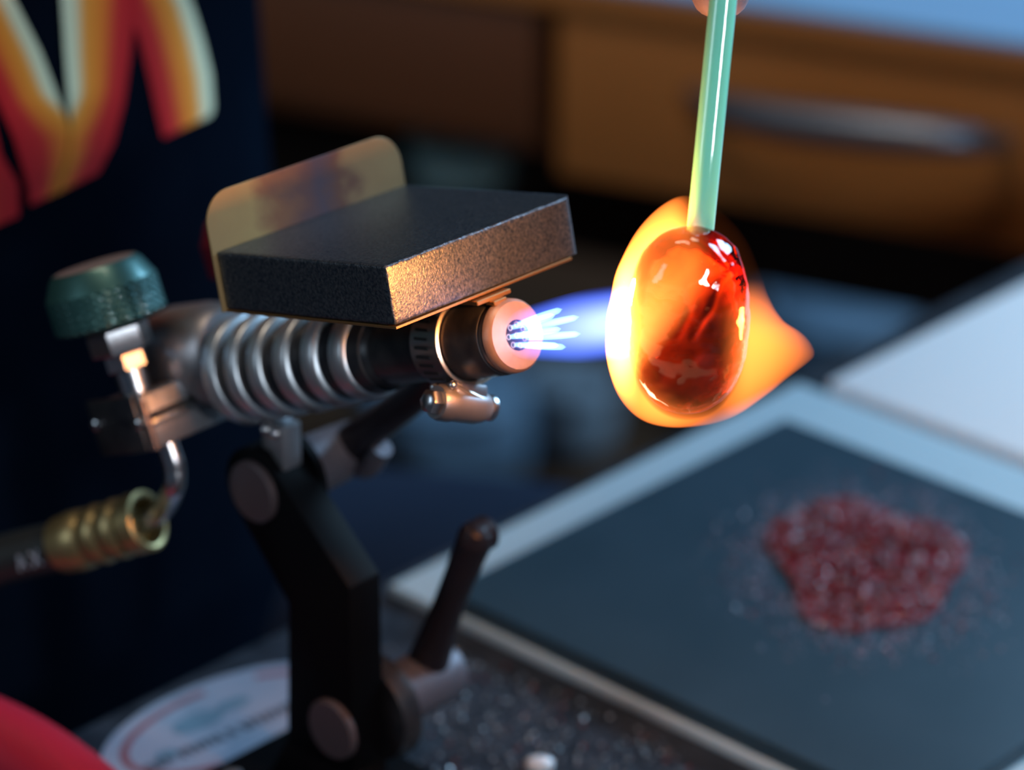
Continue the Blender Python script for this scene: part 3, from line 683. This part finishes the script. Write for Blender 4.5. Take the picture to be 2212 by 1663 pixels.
# yoke and tab up to the torch
bm = bmesh.new(); box(bm, FB, -.0935, -.0850, -.0030, .0040, -.0740, -.0540, .0005); tb = obj('mount_tab', bm, M_steel_dull, stand, label='small steel tab under the fins')
for s in (.0017, .0060):
    bm = bmesh.new(); ball(bm, bl(-93.0+s*1000*.9, -3.2, -56.0), .0014, u=12, v=8); obj('tab_screw', bm, M_steel, stand)
bm = bmesh.new(); lathe(bm, bl(-93.4, 6.4, -74.4), A, [(0, .0135), (.0022, .0135), (.0026, .0128), (.0028, .0080)], 48); obj('washer', bm, M_black, stand)
bm = bmesh.new(); lathe(bm, bl(-93.4, 9.0, -74.4), A, [(0, .0088), (.006, .0086), (.018, .0080), (.0230, .0076), (.0245, .0060)], 36); hb = obj('lever_hub', bm, M_hub, stand)
bm = bmesh.new()
l0 = bl(-93.4, 27, -74.4); q1 = on(770, 950, l0, A); q2 = on(900, 850, l0, A); q3 = on(975, 770, l0, A)
tube(bm, bez([l0, q1, q2, q3], 8), [.0060-.0002*i*.4 for i in range(25)], 18); obj('clamp_lever', bm, M_lever, hb)
bm = bmesh.new(); q5 = on(740, 985, l0, A); q4 = on(826, 966, l0, A)
tube(bm, bez([q5, on(790, 1010, l0, A), q4], 8), [.0032]*17, 14); obj('lever_stop', bm, M_hub, hb)
# lower joint
bm = bmesh.new(); lathe(bm, bl(-64, 6.4, -138.2), A, [(0, .0150), (.0040, .0158), (.0062, .0158), (.0068, .0150), (.0070, .0085)], 56); obj('washer', bm, M_black_metal, stand)
bm = bmesh.new(); lathe(bm, bl(-64, 13, -138.2), A, [(0, .0092), (.012, .0090), (.0235, .0088), (.0262, .0078), (.0266, .0070), (.0250, .0066)], 40); hb = obj('lever_hub', bm, M_hub, stand)
l0 = bl(-64, 30, -138.2); bm = bmesh.new()
ps = [l0+V((0, 0, .002)), on(925, 1430, l0, A), on(968, 1310, l0, A), on(1010, 1205, l0, A), on(1028, 1160, l0, A)]
rr = bez([V((r_, 0, 0)) for r_ in (.0072, .0062, .0046, .0048, .0052)], 8)
tp = bez(ps, 8); tube(bm, tp+[tp[-1]+(tp[-1]-tp[-2]).normalized()*.0032, tp[-1]+(tp[-1]-tp[-2]).normalized()*.0046], [v.x for v in rr]+[.0038, .0014], 22); obj('clamp_lever', bm, M_lever, hb)
bm = bmesh.new(); c0 = ps[-1]; tube(bm, [c0-A*.002, c0+A*.004, c0+A*.0062], [.0046, .0050, .003], 18); obj('lever_end', bm, M_lever, hb)
# foot
bm = bmesh.new(); prism(bm, [bl(h, -5.9, z) for h, z in ((-56.9, -150), (-50, zt_+5), (-92, zt_+5), (-84.2, -150))], A*.0118, .0006); box(bm, FB, -.105, -.040, -.026, .026, zt_/1000+.0001, zt_/1000+.0056, .0008)
obj('foot', bm, M_black, stand)
for a_, b_ in ((-96, -17), (-96, 17), (-49, -17), (-49, 17)):
    bm = bmesh.new(); lathe(bm, bl(a_, b_, zt_+5.2), V((0, 0, 1)), [(0, .0035), (.002, .0035), (.0026, .0028)], 6); obj('foot_bolt', bm, M_steel_dull, stand)

# ================================================================== GLASS
BC = at(1487, 700, .7619)
glass = thing('glass_on_rod', 'molten amber-brown glass gather on a mint green glass rod in the flame', 'molten glass', BC)
# rod
M_rod = mat('mint_glass', (.26, .90, .62), .12, 0, .6, coat=.6, subs=.3, var=(14, (.32, .92, .68), .3))
bm = bmesh.new(); r0 = .00325
tube(bm, [ROD0-RODD*.0012, ROD0, ROD0+RODD*.02, ROD0+RODD*.16], [r0*.9, r0, r0, r0*1.0], 40); obj('rod', bm, M_rod, glass, label='opaque mint green glass rod')
# gather
def bead_R(d):
    """superellipsoid radius, metres"""
    ax, ay, az = .01445, .0128, (.0240 if d.z > 0 else .0226)
    e = 2.45 if d.z > 0 else 2.15
    rh = math.hypot(d.x/ax, d.y/ay)
    return 1/((rh**e+abs(d.z/az)**e)**(1/e))
def bead_disp(P, d):
    r = 0
    # small sags and lumps
    r += .00035*mnoise.noise(P*160+V((3, 1, 7)))+.00012*mnoise.noise(P*420)
    return r
bm = bmesh.new(); bmesh.ops.create_uvsphere(bm, u_segments=220, v_segments=160, radius=1)
camdir = (V((0, 0, CAMZ))-BC).normalized(); rx_ = V((1, 0, 0)); ux_ = camdir.cross(rx_)*-1
ux_ = rx_.cross(-camdir)*-1 if False else (camdir.cross(rx_))
if ux_.z < 0: ux_ = -ux_
# surface folds, given as fronts in the gather's own frontal plane (mm)
def seg_d(p, a, b):
    ab = (b[0]-a[0], b[1]-a[1]); t = max(0, min(1, ((p[0]-a[0])*ab[0]+(p[1]-a[1])*ab[1])/(ab[0]**2+ab[1]**2)))
    return math.hypot(p[0]-a[0]-ab[0]*t, p[1]-a[1]-ab[1]*t), t
folds = [([(10.0, 13.3), (6.6, 9.6), (4.7, 4.2), (.4, -3.2)], .00026, .8), ([(0, 20.5), (5, 16.5), (7.8, 13.0)], .00035, .8), ([(-7.5, -4.0), (-3.2, -3.2), (-.6, 2.5), (-1, 9)], .00018, .9), ([(8.5, -13), (11.5, -11), (12.3, -13)], .0002, .9)]
for v in bm.verts:
    d = v.co.normalized(); R = bead_R(d); P = d*R
    q = (P.dot(rx_)*1000, P.dot(ux_)*1000)
    dr = bead_disp(P, d)
    if P.dot(camdir) > 0:
        for pl_, amp, w in folds:
            dm = min(seg_d(q, a, b)[0] for a, b in zip(pl_, pl_[1:]))
            dr += amp*math.exp(-(dm/w)**2)
        for bx, by, amp, w in ((3.3, -.6, -.00035, 1.6), (-8, -8, .00025, 1.6), (.7, -7.6, .0003, 1.5), (-6, -12, .0003, 1.8), (11.0, 17.0, .0004, 1.6), (-2, -20, .0005, 2.5), (3, -21, .0004, 2)):
            dr += amp*math.exp(-((q[0]-bx)**2+(q[1]-by)**2)/w**2)
    v.co = BC+P+d*dr
def amber():
    m = D.materials.new('amber_glass'); m.use_nodes = True; nt = m.node_tree; nt.nodes.clear()
    out = nt.nodes.new('ShaderNodeOutputMaterial'); g = nt.nodes.new('ShaderNodeBsdfPrincipled')
    g.inputs['Base Color'].default_value = (1, .90, .80, 1); g.inputs['Roughness'].default_value = .0; g.inputs['IOR'].default_value = 1.5
    g.inputs['Transmission Weight'].default_value = 1
    va = nt.nodes.new('ShaderNodeVolumeAbsorption'); va.inputs['Color'].default_value = (.87, .43, .13, 1); va.inputs['Density'].default_value = 165
    nt.links.new(g.outputs[0], out.inputs['Surface']); nt.links.new(va.outputs[0], out.inputs['Volume']); return m
gather = obj('gather', bm, amber(), glass, smooth=180, label='amber to dark brown molten glass lump')

# bubbles and streaks near the shoulder
M_bub = D.materials.new('bubble'); M_bub.use_nodes = True
P_(M_bub).inputs['Transmission Weight'].default_value = 1; P_(M_bub).inputs['IOR'].default_value = 1/1.5; P_(M_bub).inputs['Roughness'].default_value = 0
for k in range(9):
    p = BC+rx_*random.uniform(.002, .0085)+ux_*random.uniform(.0125, .0175)+camdir*random.uniform(.001, .005)
    bm = bmesh.new(); ball(bm, p, random.uniform(.00015, .00035), .6, .6, 1.9, u=10, v=8); obj('bubble', bm, M_bub, gather)

# ================================================================== FLAME
flame = thing('torch_flame', 'torch flame: blue jet turning orange where it wraps the molten glass', 'flame', O+T*.001)
def vol_mat(name, col, strength):
    m = D.materials.new(name); m.use_nodes = True; nt = m.node_tree; nt.nodes.clear()
    out = nt.nodes.new('ShaderNodeOutputMaterial'); e = nt.nodes.new('ShaderNodeEmission'); e.inputs[0].default_value = (*col, 1); e.inputs[1].default_value = strength
    nt.links.new(e.outputs[0], out.inputs['Volume']); return m
# bright primary cones
M_cone = vol_mat('primary_cone', (.30, .62, 1.0), 850)
ends = [(18.5, 1.45), (16.5, 1.2), (18.0, 1.5), (14.5, 1.3), (17.5, 1.35), (15.5, 1.4), (18.0, 1.3), (16.0, 1)]
for (py_, pz_), (ln, sp_) in zip(ports, ends):
    a = tl(.2, py_, pz_); b = tl(ln, py_*1.75, pz_*1.75+.25); n_ = 10; pts = [a+(b-a)*(i/n_) for i in range(n_+1)]
    rad_ = [.0005+.00045*math.sin(pi*min(1, (i/n_)*.8+.05)) for i in range(n_)]+[.0001]
    bm = bmesh.new(); tube(bm, pts, rad_, 12); obj('primary_cone', bm, M_cone, flame, label='white-blue inner cone')
# blue jet: pale heart, blue skin
JL = .0405
def jet_r(t): return .0056+.0034*min(1, t*1.35)**.6
def jet_mat():
    m = D.materials.new('blue_jet'); m.use_nodes = True; nt = m.node_tree; nt.nodes.clear(); N_ = nt.nodes.new; L_ = nt.links.new
    out = N_('ShaderNodeOutputMaterial'); e = N_('ShaderNodeEmission'); L_(e.outputs[0], out.inputs['Volume'])
    tc = N_('ShaderNodeTexCoord')
    def dot(v):
        n = N_('ShaderNodeVectorMath'); n.operation = 'DOT_PRODUCT'; n.inputs[1].default_value = v; L_(tc.outputs['Object'], n.inputs[0]); return n.outputs['Value']
    def mth(op, a, b=None):
        n = N_('ShaderNodeMath'); n.operation = op
        for i, q in enumerate((a, b)):
            if q is None: continue
            if isinstance(q, (int, float)): n.inputs[i].default_value = q
            else: L_(q, n.inputs[i])
        return n.outputs[0]
    x = dot(T); y = dot(A); z = dot(U)
    rad_ = mth('SQRT', mth('ADD', mth('MULTIPLY', y, y), mth('MULTIPLY', z, z)))
    R_ = mth('ADD', mth('MULTIPLY', mth('MINIMUM', mth('MULTIPLY', x, 1/.020), 1.0), .0026), .0062)
    rr_ = mth('DIVIDE', rad_, R_)
    k = N_('ShaderNodeMapRange'); k.interpolation_type = 'SMOOTHSTEP'; k.inputs['From Min'].default_value = 1.0; k.inputs['From Max'].default_value = .15; L_(rr_, k.inputs['Value'])
    kx = N_('ShaderNodeMapRange'); kx.interpolation_type = 'SMOOTHSTEP'; kx.inputs['From Min'].default_value = .0; kx.inputs['From Max'].default_value = .034; kx.inputs['To Min'].default_value = .25; L_(x, kx.inputs['Value'])
    w = mth('MULTIPLY', k.outputs[0], kx.outputs[0])
    mx = N_('ShaderNodeMix'); mx.data_type = 'RGBA'; L_(w, mx.inputs[0]); mx.inputs[6].default_value = (.06, .15, 1, 1); mx.inputs[7].default_value = (.46, .60, 1, 1)
    L_(mx.outputs[2], e.inputs[0])
    sk = N_('ShaderNodeMapRange'); sk.interpolation_type = 'SMOOTHSTEP'; sk.inputs['From Min'].default_value = 1.08; sk.inputs['From Max'].default_value = .80; L_(rr_, sk.inputs['Value'])
    L_(mth('MULTIPLY', sk.outputs[0], mth('ADD', mth('MULTIPLY', w, 75.0), 58.0)), e.inputs[1])
    try: m.cycles.volume_step_rate = .3
    except Exception: pass
    return m
bm = bmesh.new(); lathe(bm, O, T, [(.0015+(JL-.0015)*i/16, 1.05*jet_r(i/16)) for i in range(17)], 48)
obj('blue_jet', bm, jet_mat(), flame, smooth=80, label='violet-blue jet')
# orange envelope around the glass
TD = (rx_*.93+ux_*-.15-camdir*.10+T*.15).normalized()
PXM = .7619/7000
outl = [(-3, 283), (-47, 264), (-92, 224), (-137, 152), (-165, 60), (-177, -20), (-170, -100), (-143, -168), (-102, -208), (-47, -222), (13, -220), (83, -206), (153, -162), (213, -112), (292, -46), (268, -34), (226, -18), (190, 18), (166, 66), (146, 130), (112, 200), (53, 255)]
pol = sorted((math.atan2(y, x), math.hypot(x, y)*PXM) for x, y in outl)
def out_R(th):
    q = [(pol[-1][0]-2*pi, pol[-1][1])]+pol+[(pol[0][0]+2*pi, pol[0][1])]
    for (a0, r0), (a1, r1) in zip(q, q[1:]):
        if a0 <= th <= a1: return r0+(r1-r0)*(th-a0)/(a1-a0)
    return q[0][1]
def env_R(d):
    cx, cy, cu = d.dot(rx_), d.dot(camdir), d.dot(ux_)
    b = .0200 if cy > 0 else .0190
    s_ = math.hypot(cx, cu); th = math.atan2(cu, cx)
    Rt = sum(out_R((th+k*.05+pi) % (2*pi)-pi) for k in (-2, -1, 0, 1, 2))/5
    return 1/math.sqrt((s_/Rt)**2+(cy/b)**2)
EC = BC
bm = bmesh.new(); bmesh.ops.create_icosphere(bm, subdivisions=6, radius=1)
for v in bm.verts:
    d = v.co.normalized(); v.co = EC+d*env_R(d)
def env_mat():
    m = D.materials.new('flame_envelope'); m.use_nodes = True; nt = m.node_tree; nt.nodes.clear(); N_ = nt.nodes.new; L_ = nt.links.new
    out = N_('ShaderNodeOutputMaterial'); e = N_('ShaderNodeEmission'); L_(e.outputs[0], out.inputs['Volume'])
    tc = N_('ShaderNodeTexCoord')
    off = EC-flame.location
    sub = N_('ShaderNodeVectorMath'); sub.operation = 'SUBTRACT'; sub.inputs[1].default_value = off; L_(tc.outputs['Object'], sub.inputs[0])
    def dot(v):
        n = N_('ShaderNodeVectorMath'); n.operation = 'DOT_PRODUCT'; n.inputs[1].default_value = v; L_(sub.outputs[0], n.inputs[0]); return n.outputs['Value']
    def mth(op, a, b=None, c=None, clamp=False):
        n = N_('ShaderNodeMath'); n.operation = op; n.use_clamp = clamp
        for i, q in enumerate((a, b, c)):
            if q is None: continue
            if isinstance(q, (int, float)): n.inputs[i].default_value = q
            else: L_(q, n.inputs[i])
        return n.outputs[0]
    def ss(v, a, b, lo=0, hi=1):
        n = N_('ShaderNodeMapRange'); n.interpolation_type = 'SMOOTHSTEP'; n.inputs['From Min'].default_value = a; n.inputs['From Max'].default_value = b
        n.inputs['To Min'].default_value = lo; n.inputs['To Max'].default_value = hi; L_(v, n.inputs['Value']); return n.outputs['Result']
    r, u, c = dot(rx_), dot(ux_), dot(camdir)
    # the hot upstream side, where the jet strikes
    q = mth('SUBTRACT', r, mth('MULTIPLY', u, .85))
    r2 = mth('ADD', r, mth('MULTIPLY', mth('MAXIMUM', mth('SUBTRACT', u, .013), 0.0), .32))
    up_side = mth('MULTIPLY', ss(q, -.001, -.014), ss(r2, .007, -.001))   # grows towards the torch
    limb = mth('MULTIPLY', ss(r2, .006, -.006), ss(u, .030, .014, .6, 1))
    hot = mth('MULTIPLY', ss(r, -.011, -.0165), ss(mth('ABSOLUTE', u), .022, .001))
    tail = mth('MULTIPLY', ss(r, .006, .015), ss(u, .011, -.001))
    tailfade = ss(r, .034, .017, .10, 1)
    back = ss(c, .006, -.001)                      # the sheet thickens behind the glass
    s1 = mth('MULTIPLY', mth('MULTIPLY', up_side, ss(u, .028, .008, .28, 1)), 560.0)
    s2 = mth('MULTIPLY', hot, 1300.0)
    s3 = mth('MULTIPLY', mth('MULTIPLY', tail, tailfade), 110.0)
    s4 = mth('MULTIPLY', mth('MULTIPLY', limb, back), 165.0)
    low = mth('MULTIPLY', mth('MULTIPLY', ss(u, -.012, -.019), back), mth('MULTIPLY', ss(r, .016, .0), 110.0))
    tot = mth('ADD', mth('ADD', mth('ADD', s1, s2), s4), mth('ADD', s3, low)); tot = mth('ADD', tot, 1.0)
    # nothing burns inside the glass
    bd = N_('ShaderNodeVectorMath'); bd.operation = 'SUBTRACT'; bd.inputs[1].default_value = BC-EC; L_(sub.outputs[0], bd.inputs[0])
    sc = N_('ShaderNodeVectorMath'); sc.operation = 'MULTIPLY'; sc.inputs[1].default_value = (1/.0143, 1/.0129, 1/.0236); L_(bd.outputs[0], sc.inputs[0])
    ab = N_('ShaderNodeSeparateXYZ'); L_(sc.outputs[0], ab.inputs[0])
    h2 = mth('ADD', mth('MULTIPLY', ab.outputs[0], ab.outputs[0]), mth('MULTIPLY', ab.outputs[1], ab.outputs[1]))
    z2 = mth('ABSOLUTE', ab.outputs[2])
    rho = mth('ADD', mth('POWER', h2, 1.15), mth('POWER', z2, 2.3))
    mask = ss(rho, .98, 1.06)
    L_(mth('MULTIPLY', tot, mask), e.inputs[1]); e.inputs[0].default_value = (1.0, .215, .030, 1)
    try: m.cycles.volume_step_rate = .25
    except Exception: pass
    return m
obj('orange_envelope', bm, env_mat(), flame, smooth=180, label='orange flame wrapped round the glass')
# light given off by the flame
point('flame_glow', BC+rx_*-.0200+ux_*.008-camdir*.006, .44, (1.0, .36, .07), .004)
point('flame_tail_glow', BC+TD*.027, .05, (1.0, .36, .07), .004)
point('jet_glow', tl(26, 0, 0), .003, (.35, .5, 1.0), .004)
